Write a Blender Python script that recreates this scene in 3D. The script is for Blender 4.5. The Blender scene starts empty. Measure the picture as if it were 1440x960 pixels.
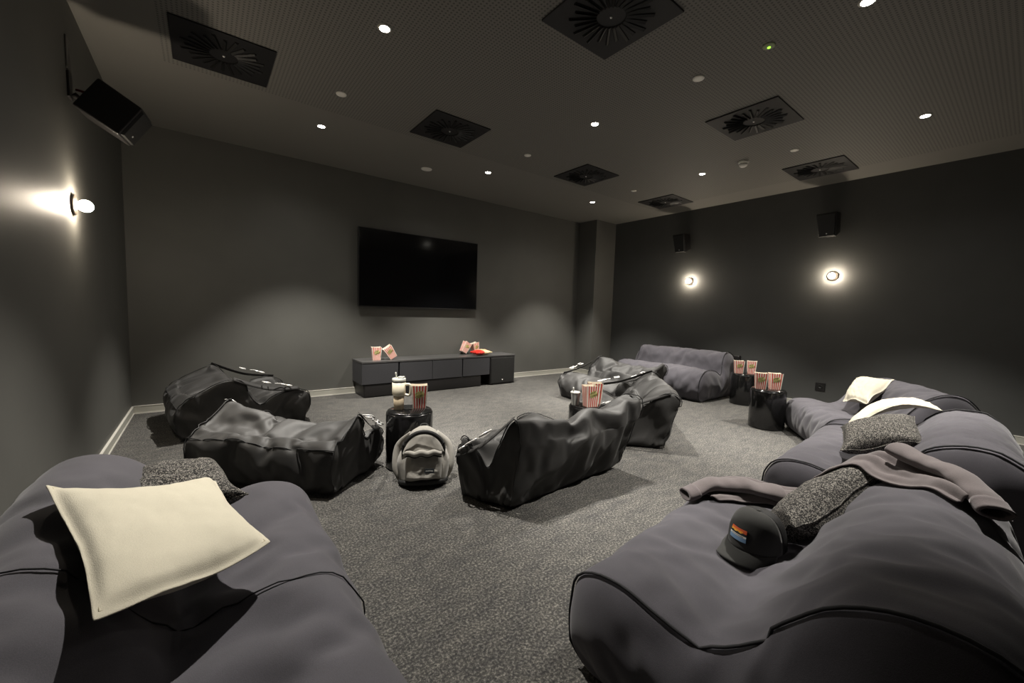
import bpy, bmesh, math, random
from mathutils import Vector, Matrix, noise, Euler
V = Vector
PI = math.pi
R = math.radians
C = bpy.context.scene.collection
SC = bpy.context.scene
random.seed(7)

# ------------------------------------------------------------------ room (metres)
XL, XR, YB, YF, H = -0.615, 6.608, 5.717, -1.6, 2.996     # left, right, back (screen) wall, rear wall, ceiling
PX, PY = 6.031, 5.284                                      # corner pier

# ------------------------------------------------------------------ materials
def mat(name, col, rough=.6, metal=0., emit=None, estr=0., sheen=0., coat=0., spec=None):
    m = bpy.data.materials.new(name); m.use_nodes = True
    b = m.node_tree.nodes['Principled BSDF']
    b.inputs['Base Color'].default_value = (*col, 1)
    b.inputs['Roughness'].default_value = rough
    b.inputs['Metallic'].default_value = metal
    b.inputs['Sheen Weight'].default_value = sheen
    b.inputs['Coat Weight'].default_value = coat
    if spec is not None: b.inputs['Specular IOR Level'].default_value = spec
    if emit:
        b.inputs['Emission Color'].default_value = (*emit, 1); b.inputs['Emission Strength'].default_value = estr
    return m
def nodes(m):
    nt = m.node_tree
    return nt, nt.nodes['Principled BSDF'], (lambda t: nt.nodes.new(t)), (lambda a, b: nt.links.new(a, b))
def mottled(name, c1, c2, scale, rough=.7, bump=.0, bscale=None, bdist=.002, detail=4, stretch=(1,1,1), lo=.35, hi=.65, **k):
    m = mat(name, c1, rough, **k); nt, b, N, L = nodes(m)
    tc = N('ShaderNodeTexCoord'); mp = N('ShaderNodeMapping'); mp.inputs['Scale'].default_value = stretch
    L(tc.outputs['Object'], mp.inputs['Vector'])
    n = N('ShaderNodeTexNoise'); n.inputs['Scale'].default_value = scale; n.inputs['Detail'].default_value = detail
    L(mp.outputs['Vector'], n.inputs['Vector'])
    r = N('ShaderNodeValToRGB'); r.color_ramp.elements[0].position = lo; r.color_ramp.elements[1].position = hi
    r.color_ramp.elements[0].color = (*c1, 1); r.color_ramp.elements[1].color = (*c2, 1)
    L(n.outputs['Fac'], r.inputs['Fac']); L(r.outputs['Color'], b.inputs['Base Color'])
    if bump:
        n2 = N('ShaderNodeTexNoise'); n2.inputs['Scale'].default_value = bscale or scale; n2.inputs['Detail'].default_value = 2
        L(tc.outputs['Object'], n2.inputs['Vector'])
        bp = N('ShaderNodeBump'); bp.inputs['Strength'].default_value = bump; bp.inputs['Distance'].default_value = bdist
        L(n2.outputs['Fac'], bp.inputs['Height']); L(bp.outputs['Normal'], b.inputs['Normal'])
    return m

M = {}
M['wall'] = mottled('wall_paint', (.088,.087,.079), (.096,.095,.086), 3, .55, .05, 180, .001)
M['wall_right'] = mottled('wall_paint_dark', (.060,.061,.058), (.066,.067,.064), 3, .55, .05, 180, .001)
M['skirting'] = mat('skirting_grey', (.40,.39,.34), .45)
M['skirting_top'] = mat('skirting_trim', (.62,.60,.54), .4)

def carpet():
    m = mat('carpet', (.1,.1,.1), .95); nt, b, N, L = nodes(m)
    tc = N('ShaderNodeTexCoord')
    v = N('ShaderNodeTexNoise'); v.inputs['Scale'].default_value = 95; v.inputs['Detail'].default_value = 3; v.inputs['Roughness'].default_value = .75
    L(tc.outputs['Object'], v.inputs['Vector'])
    r = N('ShaderNodeValToRGB'); e = r.color_ramp.elements
    e[0].position = .34; e[0].color = (.018,.018,.019,1); e[1].position = .68; e[1].color = (.235,.226,.208,1)
    k = r.color_ramp.elements.new(.5); k.color = (.062,.060,.056,1)
    L(v.outputs['Fac'], r.inputs['Fac'])
    n = N('ShaderNodeTexNoise'); n.inputs['Scale'].default_value = 7; n.inputs['Detail'].default_value = 5; n.inputs['Roughness'].default_value = .65
    mp = N('ShaderNodeMapping'); mp.inputs['Scale'].default_value = (1, 2.2, 1); L(tc.outputs['Object'], mp.inputs['Vector']); L(mp.outputs['Vector'], n.inputs['Vector'])
    r2 = N('ShaderNodeValToRGB'); r2.color_ramp.elements[0].position = .32; r2.color_ramp.elements[0].color = (.62,.62,.64,1)
    r2.color_ramp.elements[1].position = .68; r2.color_ramp.elements[1].color = (1.15,1.13,1.08,1)
    L(n.outputs['Fac'], r2.inputs['Fac'])
    mx = N('ShaderNodeMixRGB'); mx.blend_type = 'MULTIPLY'; mx.inputs['Fac'].default_value = 1
    L(r.outputs['Color'], mx.inputs['Color1']); L(r2.outputs['Color'], mx.inputs['Color2']); L(mx.outputs['Color'], b.inputs['Base Color'])
    bp = N('ShaderNodeBump'); bp.inputs['Strength'].default_value = .8; bp.inputs['Distance'].default_value = .006
    L(v.outputs['Fac'], bp.inputs['Height']); L(bp.outputs['Normal'], b.inputs['Normal'])
    return m
M['carpet'] = carpet()

def perforated():
    m = mat('perforated_ceiling', (.1,.1,.1), .7); nt, b, N, L = nodes(m)
    tc = N('ShaderNodeTexCoord'); sp = N('ShaderNodeSeparateXYZ'); L(tc.outputs['Object'], sp.inputs[0])
    def mth(op, a, c=None):
        n = N('ShaderNodeMath'); n.operation = op
        for i, q in enumerate((a, c)):
            if q is None: continue
            if isinstance(q, (int, float)): n.inputs[i].default_value = q
            else: L(q, n.inputs[i])
        return n.outputs[0]
    def cell(o): return mth('SUBTRACT', mth('FRACT', mth('MULTIPLY', o, 1/.025)), .5)
    cx, cy = cell(sp.outputs[0]), cell(sp.outputs[1])
    d = mth('SQRT', mth('ADD', mth('MULTIPLY', cx, cx), mth('MULTIPLY', cy, cy)))
    hole = mth('LESS_THAN', d, .27)
    # plain borders along the walls
    for o, lo, hi in ((sp.outputs[0], -.2, 6.1), (sp.outputs[1], -1.3, 4.15)):
        hole = mth('MULTIPLY', hole, mth('MULTIPLY', mth('GREATER_THAN', o, lo), mth('LESS_THAN', o, hi)))
    mx = N('ShaderNodeMixRGB'); L(hole, mx.inputs['Fac'])
    mx.inputs['Color1'].default_value = (.18,.172,.156,1); mx.inputs['Color2'].default_value = (.085,.082,.075,1)
    L(mx.outputs['Color'], b.inputs['Base Color'])
    return m
M['ceiling'] = perforated()

def weave(name, col, scale=900, bump=.25, rough=.9, sheen=.25, dist=.0006, var=.25, spec=.3, vs=6):
    m = mat(name, col, rough, sheen=sheen, spec=spec); nt, b, N, L = nodes(m)
    tc = N('ShaderNodeTexCoord')
    n = N('ShaderNodeTexNoise'); n.inputs['Scale'].default_value = scale; n.inputs['Detail'].default_value = 1
    L(tc.outputs['Object'], n.inputs['Vector'])
    n2 = N('ShaderNodeTexNoise'); n2.inputs['Scale'].default_value = vs; n2.inputs['Detail'].default_value = 5
    L(tc.outputs['Object'], n2.inputs['Vector'])
    ad = N('ShaderNodeMath'); ad.operation = 'ADD'; L(n.outputs['Fac'], ad.inputs[0]); L(n2.outputs['Fac'], ad.inputs[1])
    r = N('ShaderNodeValToRGB'); r.color_ramp.elements[0].position = .3; r.color_ramp.elements[1].position = .75
    hf = N('ShaderNodeMath'); hf.operation = 'MULTIPLY'; hf.inputs[1].default_value = .5; L(ad.outputs[0], hf.inputs[0])
    r.color_ramp.elements[0].color = (*[c*(1-var) for c in col], 1); r.color_ramp.elements[1].color = (*[c*(1+var) for c in col], 1)
    L(hf.outputs[0], r.inputs['Fac']); L(r.outputs['Color'], b.inputs['Base Color'])
    bp = N('ShaderNodeBump'); bp.inputs['Strength'].default_value = bump; bp.inputs['Distance'].default_value = dist
    L(n.outputs['Fac'], bp.inputs['Height']); L(bp.outputs['Normal'], b.inputs['Normal'])
    return m
M['sofa'] = weave('charcoal_canvas', (.075,.071,.082), 500, .3, .92, .15, .001)
M['sofa_seam'] = mat('dark_piping', (.012,.012,.014), .8)
M['bag'] = weave('black_nylon', (.022,.021,.0198), 700, .15, .62, .05, .0005, .2, .55)
M['bag_seam'] = mat('black_piping', (.009,.009,.009), .6)
M['strap'] = weave('black_webbing', (.030,.029,.028), 400, .4, .65, 0, .001)
M['cream'] = weave('cream_linen', (.56,.52,.415), 420, .5, .95, .1, .0015, .10, .2)
def tweed():
    m = mat('tweed', (.03,.03,.03), .95); nt, b, N, L = nodes(m)
    tc = N('ShaderNodeTexCoord'); v = N('ShaderNodeTexVoronoi'); v.inputs['Scale'].default_value = 330
    L(tc.outputs['Object'], v.inputs['Vector'])
    r = N('ShaderNodeValToRGB'); e = r.color_ramp.elements
    sp = N('ShaderNodeSeparateColor'); L(v.outputs['Color'], sp.inputs[0]); L(sp.outputs[0], r.inputs['Fac'])
    e[0].position = .5; e[0].color = (.014,.013,.012,1); e[1].position = .97; e[1].color = (.30,.28,.25,1)
    L(r.outputs['Color'], b.inputs['Base Color'])
    bp = N('ShaderNodeBump'); bp.inputs['Strength'].default_value = .6; bp.inputs['Distance'].default_value = .002
    L(v.outputs['Distance'], bp.inputs['Height']); L(bp.outputs['Normal'], b.inputs['Normal'])
    return m
M['tweed'] = tweed()
M['hoodie'] = weave('mauve_grey_fleece', (.150,.128,.128), 300, .4, .95, .35, .001, .12, .2)
M['cap'] = weave('charcoal_twill', (.030,.030,.028), 900, .3, .85, .1, .0006, .2, .3)
M['cap_mesh'] = weave('black_mesh', (.009,.009,.009), 500, .8, .7, 0, .002, .5, .4)
M['pack'] = weave('grey_canvas', (.30,.285,.255), 600, .3, .9, .2, .0008, .15, .3)
M['pack_dark'] = mat('black_zip_tape', (.01,.01,.01), .7)
M['stool'] = mat('black_gloss_lacquer', (.008,.008,.008), .16, coat=.4)
M['chrome'] = mat('bright_chrome', (.80,.79,.77), .35, .35)
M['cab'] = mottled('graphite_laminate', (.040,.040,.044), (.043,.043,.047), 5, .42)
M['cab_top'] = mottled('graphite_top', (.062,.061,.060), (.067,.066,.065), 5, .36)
M['black'] = mat('black_satin', (.006,.006,.006), .45)
M['blackgap'] = mat('black_void', (.002,.002,.002), .9)
M['plastic'] = mat('black_plastic', (.011,.010,.010), .42)
M['grille'] = mottled('speaker_grille', (.005,.005,.005), (.016,.016,.015), 500, .6, .4, 500, .001)
M['screen'] = mat('tv_screen', (.003,.003,.0035), .10)
M['diffuser'] = mat('diffuser_black', (.006,.0055,.0065), .6)
M['blade'] = mat('blade_black', (.004,.004,.004), .5)
M['brown'] = mat('warm_black', (.012,.010,.009), .6)
M['white'] = mat('white_plastic', (.82,.80,.74), .5)
M['trimring'] = mat('white_ring', (.5,.48,.43), .5)
M['lens'] = mat('lamp_lens', (1,1,1), .4, emit=(1,.94,.82), estr=60)
M['globe'] = mat('lit_globe', (1,1,1), .4, emit=(1,.86,.68), estr=380)
M['bronze'] = mat('bronze_disc', (.05,.042,.034), .45, .5)
M['bracket'] = mat('pale_bracket', (.13,.125,.115), .5, .3)
M['red'] = mat('red_cable', (.16,.012,.008), .5)
M['cardred'] = mat('card_red', (.62,.045,.028), .6)
M['cardwhite'] = mat('card_white', (.86,.79,.68), .6)
M['cardpale'] = mat('card_pale_red', (.55,.20,.16), .6)
M['badge'] = mat('badge_cream', (.62,.57,.22), .6)
M['ink'] = mat('badge_ink', (.10,.075,.02), .6)
M['snackred'] = mat('foil_red', (.55,.03,.02), .3)
M['snackcream'] = mat('foil_cream', (.72,.58,.33), .35)
M['tan'] = mat('tan_enamel', (.48,.39,.27), .4)
M['creamcup'] = mat('cream_enamel', (.80,.73,.57), .35)
M['lid'] = mat('clear_lid', (.66,.66,.60), .25)
M['darkring'] = mat('dark_ring', (.02,.02,.02), .4)
M['cupgrey'] = mat('pale_grey_card', (.42,.42,.39), .5)
M['cupgrey2'] = mat('mid_grey_card', (.20,.20,.19), .5)
M['led'] = mat('green_led', (.3,.9,.1), .4, emit=(.45,1,.08), estr=1.6)
M['ledbody'] = mat('led_disc', (.32,.36,.22), .5)
M['teal'] = mat('patch_dark', (.012,.016,.02), .8)
M['p_red'] = mat('patch_red', (.62,.10,.03), .8)
M['p_org'] = mat('patch_orange', (.80,.30,.03), .8)
M['p_yel'] = mat('patch_yellow', (.85,.52,.07), .8)
M['p_blue'] = mat('patch_blue', (.16,.27,.42), .8)
M['p_white'] = mat('patch_white', (.72,.72,.68), .8)
M['logo'] = mat('white_thread', (.75,.74,.70), .8)

# ------------------------------------------------------------------ object helpers
def link(name, me, m=None, parent=None, smooth=True, loc=None, rot=None):
    o = bpy.data.objects.new(name, me); C.objects.link(o)
    if m is not None:
        for q in (m if isinstance(m, (list, tuple)) else [m]): me.materials.append(q)
    if smooth and isinstance(me, bpy.types.Mesh):
        for p in me.polygons: p.use_smooth = True
    if parent: o.parent = parent
    if loc is not None: o.location = loc
    if rot is not None: o.rotation_euler = rot
    return o
def pyd(verts, faces, fix=True):
    me = bpy.data.meshes.new('m'); me.from_pydata([tuple(v) for v in verts], [], faces); me.update()
    if fix:
        bm = bmesh.new(); bm.from_mesh(me); bmesh.ops.recalc_face_normals(bm, faces=bm.faces); bm.to_mesh(me); bm.free()
    return me
def tag(o, label, cat, group=None):
    o['label'] = label; o['category'] = cat
    if group: o['group'] = group
    return o
def thing(name, label, cat, loc=(0,0,0), rot=(0,0,0), group=None):
    o = bpy.data.objects.new(name, None); C.objects.link(o)
    o.empty_display_size = .05; o.location = loc; o.rotation_euler = rot
    return tag(o, label, cat, group)
def dup(root, label, loc, rot, group=None):
    r = root.copy(); C.objects.link(r); r.location = loc; r.rotation_euler = rot; r['label'] = label
    if group: r['group'] = group
    for ch in list(root.children):
        c = ch.copy(); C.objects.link(c); c.parent = r
        for g in list(ch.children):
            d = g.copy(); C.objects.link(d); d.parent = c
    return r
def bm_new(): return bmesh.new()
def bm_me(bm):
    bmesh.ops.recalc_face_normals(bm, faces=bm.faces)
    me = bpy.data.meshes.new('m'); bm.to_mesh(me); bm.free(); return me
def box_into(bm, lo, hi, bev=0., seg=2, mi=0):
    r = bmesh.ops.create_cube(bm, size=1.)
    vs = r['verts']
    for v in vs: v.co = V([lo[i] + (hi[i]-lo[i])*(v.co[i]+.5) for i in range(3)])
    fs = {f for v in vs for f in v.link_faces}
    for f in fs: f.material_index = mi
    if bev: bmesh.ops.bevel(bm, geom=list({e for v in vs for e in v.link_edges}), offset=bev, segments=seg, affect='EDGES', profile=.5)
def box(lo, hi, bev=0., seg=2):
    bm = bm_new(); box_into(bm, lo, hi, bev, seg); return bm_me(bm)
def lathe(prof, n=32, cap=True):
    vs, fs = [], []
    for (r, z) in prof:
        for k in range(n): a = 2*PI*k/n; vs.append((r*math.cos(a), r*math.sin(a), z))
    for j in range(len(prof)-1):
        for k in range(n):
            a = j*n+k; b = j*n+(k+1) % n; fs.append((a, b, b+n, a+n))
    if cap:
        fs.append(tuple(range(n-1, -1, -1))); q = (len(prof)-1)*n; fs.append(tuple(range(q, q+n)))
    return pyd(vs, fs)
def tube(path, r, n=8, closed=False):
    path = [V(p) for p in path]; m = len(path); vs, fs = [], []
    t0 = (path[1]-path[0]).normalized(); up = V((0,0,1)) if abs(t0.z) < .9 else V((1,0,0))
    nrm = (up - t0*up.dot(t0)).normalized()
    for i, p in enumerate(path):
        a = path[(i-1) % m] if (closed or i > 0) else p; b = path[(i+1) % m] if (closed or i < m-1) else p
        t = (b-a)
        t = t.normalized() if t.length > 1e-9 else t0
        nrm = (nrm - t*nrm.dot(t)); nrm = nrm.normalized() if nrm.length > 1e-6 else t.orthogonal().normalized()
        bn = t.cross(nrm); rr = r[i] if isinstance(r, (list, tuple)) else r
        for k in range(n): c = 2*PI*k/n; vs.append(p + nrm*(rr*math.cos(c)) + bn*(rr*math.sin(c)))
    for i in range(m if closed else m-1):
        for k in range(n):
            a = i*n+k; b = i*n+(k+1) % n; j = ((i+1) % m)*n; fs.append((a, b, j+(k+1) % n, j+k))
    if not closed: fs.append(tuple(range(n))[::-1]); fs.append(tuple(range((m-1)*n, m*n)))
    return pyd(vs, fs)
def spline(P, n, per=12):
    P = [V(p) for p in P]; S = len(P)-1; pts = []
    for i in range(S):
        p0, p1, p2, p3 = P[max(i-1,0)], P[i], P[i+1], P[min(i+2,S)]
        for k in range(per):
            t = k/per
            pts.append(.5*((2*p1)+(-p0+p2)*t+(2*p0-5*p1+4*p2-p3)*t*t+(-p0+3*p1-3*p2+p3)*t**3))
    pts.append(P[-1]); d = [0]
    for a, b in zip(pts, pts[1:]): d.append(d[-1]+(b-a).length)
    res, j = [], 0
    for k in range(n):
        s = d[-1]*k/(n-1)
        while j < len(d)-2 and d[j+1] < s: j += 1
        u = (s-d[j])/max(1e-9, d[j+1]-d[j]); res.append(pts[j].lerp(pts[j+1], min(1, u)))
    return res
def ribbon(path, w, wdir, th=.003, n=24):
    P = spline(path, n); vs, fs = [], []
    for i, p in enumerate(P):
        t = (P[min(i+1,n-1)]-P[max(i-1,0)]).normalized(); wd = V(wdir[i*len(wdir)//n]) if isinstance(wdir, list) else V(wdir)
        s = (wd - t*wd.dot(t)).normalized(); nn = t.cross(s)
        for (a, b) in ((-1,-1),(1,-1),(1,1),(-1,1)): vs.append(p + s*(a*w/2) + nn*(b*th/2))
    for i in range(n-1):
        for k in range(4): a = i*4+k; b = i*4+(k+1) % 4; fs.append((a, b, b+4, a+4))
    fs += [(3,2,1,0), tuple(range(4*n-4, 4*n))]
    return pyd(vs, fs)
def fbm(p, o=3):
    s, a, f = 0, 1, 1.
    for _ in range(o): s += a*noise.noise(p*f); a *= .5; f *= 2.03
    return s
def text_mesh(s, size, ext=.0004):
    cu = bpy.data.curves.new('t', 'FONT'); cu.body = s; cu.size = size; cu.extrude = ext; cu.align_x = 'CENTER'; cu.align_y = 'CENTER'; cu.resolution_u = 2
    o = bpy.data.objects.new('t', cu); C.objects.link(o)
    bpy.context.view_layer.update()
    me = bpy.data.meshes.new_from_object(o.evaluated_get(bpy.context.evaluated_depsgraph_get()))
    bpy.data.objects.remove(o); bpy.data.curves.remove(cu); return me

# ------------------------------------------------------------------ cloth: a soft filled bag, settled by a short cloth simulation
SIMS = []
def soft(o, pins, grow=.08, pressure=1., stiff=25, bend=.3, mass=.3, grav=.06):
    vg = o.vertex_groups.new(name='pin')
    for i, w in enumerate(pins): vg.add([i], w, 'REPLACE')
    c = o.modifiers.new('cloth', 'CLOTH'); s = c.settings
    s.quality = 6; s.mass = mass; s.tension_stiffness = stiff; s.compression_stiffness = stiff; s.shear_stiffness = stiff*.5; s.bending_stiffness = bend
    if pressure: s.use_pressure = True; s.uniform_pressure_force = pressure
    s.shrink_min = -grow; s.vertex_group_mass = 'pin'; s.pin_stiffness = 1.
    s.effector_weights.gravity = grav
    c.collision_settings.use_collision = False; c.collision_settings.use_self_collision = False
    c.point_cache.frame_start = 1; c.point_cache.frame_end = 60
    SIMS.append(o)
def run_sims(frames=32):
    SC.frame_start = 1; SC.frame_end = 60
    for f in range(1, frames+1): SC.frame_set(f)
    dg = bpy.context.evaluated_depsgraph_get(); got = []
    for o in SIMS: got.append((o, bpy.data.meshes.new_from_object(o.evaluated_get(dg))))
    for o, me in got:
        o.modifiers.clear(); o.vertex_groups.clear(); o.data = me
        zf = -(o.matrix_world.translation.z)
        for v in me.vertices:
            if v.co.z < zf + .002: v.co.z = zf + .002
        for p in me.polygons: p.use_smooth = True
    SC.frame_set(1)
def sweep(prof, L, n=52, m=48, caps=8, shape=None, bulge=0.):
    """profile (depth, height) swept along x, closed by gridded end panels; returns mesh, end loops, loop size"""
    top = spline([(a, b, 0) for a, b in prof], n)
    W0, W1 = top[0].x, top[-1].x
    bot = [W0+(W1-W0)*k/(n-1) for k in range(n)]
    loop = [(p.x, p.y) for p in top] + [(bot[k], 0.) for k in range(n-2, 0, -1)]
    N = len(loop); vs, fs = [], []
    for j in range(m):
        for (a, b) in loop: vs.append(V((L*j/(m-1), a, b)))
    for j in range(m-1):
        for i in range(N): a = j*N+i; b = j*N+(i+1) % N; fs.append((a, a+N, b+N, b))
    for side, j in ((0, 0), (1, m-1)):
        col = {}
        for k in range(n):
            it = j*N+k
            if k in (0, n-1): col[k] = [it]*(caps+1); continue
            c = [it]
            for r in range(1, caps):
                t = r/caps; q_ = min(k, n-1-k)/(n*.18); vs.append(V((L*side + (1 if side else -1)*bulge*math.sin(PI*t)**.7*min(1, q_), top[k].x+(bot[k]-top[k].x)*t, top[k].y*(1-t)))); c.append(len(vs)-1)
            c.append(j*N+N-k); col[k] = c
        for k in range(n-1):
            for r in range(caps):
                q = []
                for x in (col[k][r], col[k][r+1], col[k+1][r+1], col[k+1][r]):
                    if x not in q: q.append(x)
                if len(q) > 2: fs.append(tuple(q if side else q[::-1]))
    if shape: vs = [shape(v.copy(), L, W1) for v in vs]
    me = pyd(vs, fs)
    return me, N, n, m

# ------------------------------------------------------------------ the room
def struct(name, me, m, **k):
    o = link(name, me, m, smooth=False, **k); o['kind'] = 'structure'; return o
struct('floor', box((XL-.1, YF-.1, -.1), (XR+.1, YB+.1, 0)), M['carpet'])
struct('ceiling', box((XL-.1, YF-.1, H), (XR+.1, YB+.1, H+.1)), M['ceiling'])
struct('wall_left', box((XL-.1, YF-.1, 0), (XL, YB+.1, H)), M['wall'])
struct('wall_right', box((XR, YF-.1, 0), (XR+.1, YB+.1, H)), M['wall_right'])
struct('wall_back', box((XL-.1, YB, 0), (XR+.1, YB+.1, H)), M['wall'])
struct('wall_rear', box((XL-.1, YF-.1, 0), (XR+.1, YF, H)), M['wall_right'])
struct('wall_pier', box((PX, PY, 0), (XR, YB, H)), M['wall'])
def skirting(name, a, b, nrm):
    a, b, nrm = V((*a, 0)), V((*b, 0)), V((*nrm, 0))
    bm = bm_new()
    for (z0, z1, t, mi) in ((0, .012, .019, 1), (.012, .078, .014, 0), (.078, .084, .017, 1)):
        lo = V((min(a.x,b.x), min(a.y,b.y), z0)); hi = V((max(a.x,b.x), max(a.y,b.y), z1))
        q = nrm*t
        for i in range(2):
            if q[i] > 0: hi[i] += q[i]
            if q[i] < 0: lo[i] += q[i]
        box_into(bm, lo, hi, mi=mi)
    struct(name, bm_me(bm), [M['skirting'], M['skirting_top']])
skirting('baseboard_back', (XL, YB), (PX, YB), (0,-1))
skirting('baseboard_left', (XL, YF), (XL, YB), (1,0))
skirting('baseboard_right', (XR, YF), (XR, PY), (-1,0))
skirting('baseboard_pier_side', (PX, PY), (PX, YB), (-1,0))
skirting('baseboard_pier_front', (PX-.019, PY), (XR, PY), (0,-1))

# ------------------------------------------------------------------ ceiling fittings
def make_diffuser(label, loc):
    t = thing('ceiling_diffuser', label, 'air vent', loc, group='square swirl diffusers in the ceiling')
    S = .298
    bm = bm_new(); box_into(bm, (-S,-S,-.012), (S,S,0), .004)
    link('plate', bm_me(bm), M['diffuser'], t, smooth=False)
    bm = bm_new()                                                     # radial swirl slots
    for k in range(24):
        a = 2*PI*k/24; bm2 = bm_new()
        box_into(bm2, (.085, -.011, -.0145), (.255 if k % 2 else .225, .011, -.0122))
        bmesh.ops.rotate(bm2, verts=bm2.verts, cent=(0,0,0), matrix=Matrix.Rotation(a, 3, 'Z'))
        me = bm_me(bm2); bm.from_mesh(me); bpy.data.meshes.remove(me)
    link('slots', bm_me(bm), M['blackgap'], t, smooth=False)
    bm = bm_new()
    for k in range(24):
        a = 2*PI*k/24; bm2 = bm_new()
        box_into(bm2, (.088, -.0015, -.0015), (.25 if k % 2 else .22, .0135, .0015))
        bmesh.ops.rotate(bm2, verts=bm2.verts, cent=(0,0,0), matrix=Matrix.Rotation(R(-32), 3, 'X'))
        bmesh.ops.translate(bm2, verts=bm2.verts, vec=(0,-.006,-.0165))
        bmesh.ops.rotate(bm2, verts=bm2.verts, cent=(0,0,0), matrix=Matrix.Rotation(a, 3, 'Z'))
        me = bm_me(bm2); bm.from_mesh(me); bpy.data.meshes.remove(me)
    link('blades', bm_me(bm), M['blade'], t, smooth=False)
    link('screw', lathe([(.0005,-.021),(.007,-.019),(.009,-.012)], 12), M['chrome'], t)
    return t
DG = 'square swirl diffusers in the ceiling'
dif = None
for (x, y, lab) in ((.16,3.745,'black square ceiling diffuser in front of the left wall, beside the corner loudspeaker'),
                    (2.01,3.745,'black square ceiling diffuser in front of the large white ceiling disc'),
                    (1.99,1.704,'largest black square ceiling diffuser, with fanned slots, cut by the photo\'s top edge'),
                    (4.01,1.71,'black square ceiling diffuser with fanned slots, directly in front of the smoke detector'),
                    (4.01,3.735,'black square ceiling diffuser in the middle of the far row, above the pier'),
                    (5.83,3.72,'smallest black square ceiling diffuser, touching the right wall line above the far wall loudspeaker'),
                    (5.84,1.71,'black square ceiling diffuser near the right wall above the near wall loudspeaker')):
    if dif is None: dif = make_diffuser(lab, (x, y, H))
    else: dup(dif, lab, (x, y, H), (0,0,0))

def make_down(label, loc):
    t = thing('downlight', label, 'ceiling light', loc, group='recessed ceiling downlights')
    link('trim_ring', lathe([(.030,-.001),(.030,-.004),(.034,-.006),(.044,-.004),(.046,0)], 28), M['trimring'], t)
    link('lens', lathe([(.0005,-.0065),(.031,-.0065),(.031,-.0045)], 24), M['lens'], t)
    return t
dl = None
SPOT = 490
for (x, y, lab, k) in ((.97,2.71,'brightest lit downlight, at the upper left, right of the left wall diffuser', 1.),
                    (.985,4.53,'lit downlight at the far left, above the left back-wall glow', 1.),
                    (2.99,4.51,'lit downlight above the television, right of the large white ceiling disc', 1.),
                    (2.99,2.70,'lit downlight in the middle of the ceiling, above the single centre bean bag', 1.),
                    (5.03,4.52,'lit downlight in front of the pier, farthest from the camera', 1.),
                    (5.02,2.71,'lit downlight beside the domed smoke detector', 1.),
                    (5.00,.73,'lit downlight at the right, over the lounger with two cream cushions', 1.),
                    (3.00,.72,'lit downlight cut by the top edge of the photo, at the right', 1.)):
    if dl is None: dl = make_down(lab, (x, y, H))
    else: dup(dl, lab, (x, y, H), (0,0,0))
    for nm, en, ang, bl in (('downlight_beam', SPOT*k, 78, .50), ('downlight_spill', SPOT*.06*k, 150, 1.)):
        l = bpy.data.lights.new(nm, 'SPOT'); l.energy = en; l.color = (1, .95, .87); l.spot_size = R(ang); l.spot_blend = bl; l.shadow_soft_size = .03
        lo = bpy.data.objects.new(nm, l); C.objects.link(lo); lo.location = (x, y, H-.02)
        if nm == 'downlight_beam' and y == 2.71 and x < 1: lo.rotation_euler = (R(-10), R(3.5), 0)     # aimed at the lounger

def disc(label, loc, r, name='ceiling_cover', cat='ceiling cover'):
    return tag(link(name, lathe([(r*1.0,0),(r*1.0,-.004),(r*.96,-.007),(r*.5,-.009),(.0005,-.0095)], 32), M['white'], loc=loc), label, cat)
disc('small round white ceiling cover between the two left downlights', (.973,3.75,H), .042)
disc('large round white ceiling disc in front of the television', (2.33,4.95,H), .070, 'ceiling_loudspeaker', 'ceiling disc')
disc('small round white ceiling cover near the middle, left of the central far diffuser', (3.006,3.72,H), .040)
disc('round white ceiling cover left of the near right diffuser', (3.008,1.70,H), .042)
disc('small round white ceiling cover above the domed smoke detector', (5.02,1.71,H), .040)
disc('tiny round white ceiling cover between the two farthest diffusers', (5.0,3.71,H), .038)
t = thing('emergency_light', 'small round ceiling fitting with a green light at upper right', 'emergency light', (3.0,1.22,H))
link('housing', lathe([(.038,0),(.038,-.005),(.030,-.008),(.0005,-.009)], 28), M['ledbody'], t)
link('indicator', lathe([(.010,0),(.010,-.004),(.0005,-.006)], 14), M['led'], t, loc=(.004,.0,-.0085))
t = thing('smoke_detector', 'white domed smoke detector on the ceiling at the right', 'smoke detector', (4.97,2.2,H))
link('base_plate', lathe([(.055,0),(.055,-.018),(.050,-.024)], 32), M['white'], t)
link('sensor_head', lathe([(.046,-.024),(.044,-.034),(.044,-.038),(.040,-.052),(.026,-.062),(.0005,-.064)], 32), M['white'], t)
link('sensing_slot', lathe([(.0445,-.034),(.046,-.036),(.0445,-.038)], 32, False), M['darkring'], t)

# ------------------------------------------------------------------ wall lights, loudspeakers, sockets
def sconce(label, loc, rz, e):
    t = thing('wall_light', label, 'wall light', loc, (0,0,rz), 'globe wall lights')
    link('back_plate', lathe([(.062,0),(.062,.010),(.058,.014),(.020,.016),(.020,.022)], 36), M['bronze'], t, rot=(0,R(90),0))
    link('globe', lathe([(.024,.020)]+[(.036*math.sin(a), .055-.036*math.cos(a)) for a in [R(28+152*i/14) for i in range(14)]]+[(.0005,.091)], 28), M['globe'], t, rot=(0,R(90),0))
sconce('lit globe wall light on the left wall', (XL,3.62,1.765), 0, 2.6)
sconce('lit globe wall light on the right wall, nearer the far corner', (XR,3.66,1.80), PI, 2.2)
sconce('lit globe wall light on the right wall, above the loungers', (XR,1.69,1.79), PI, 2.2)

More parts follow.
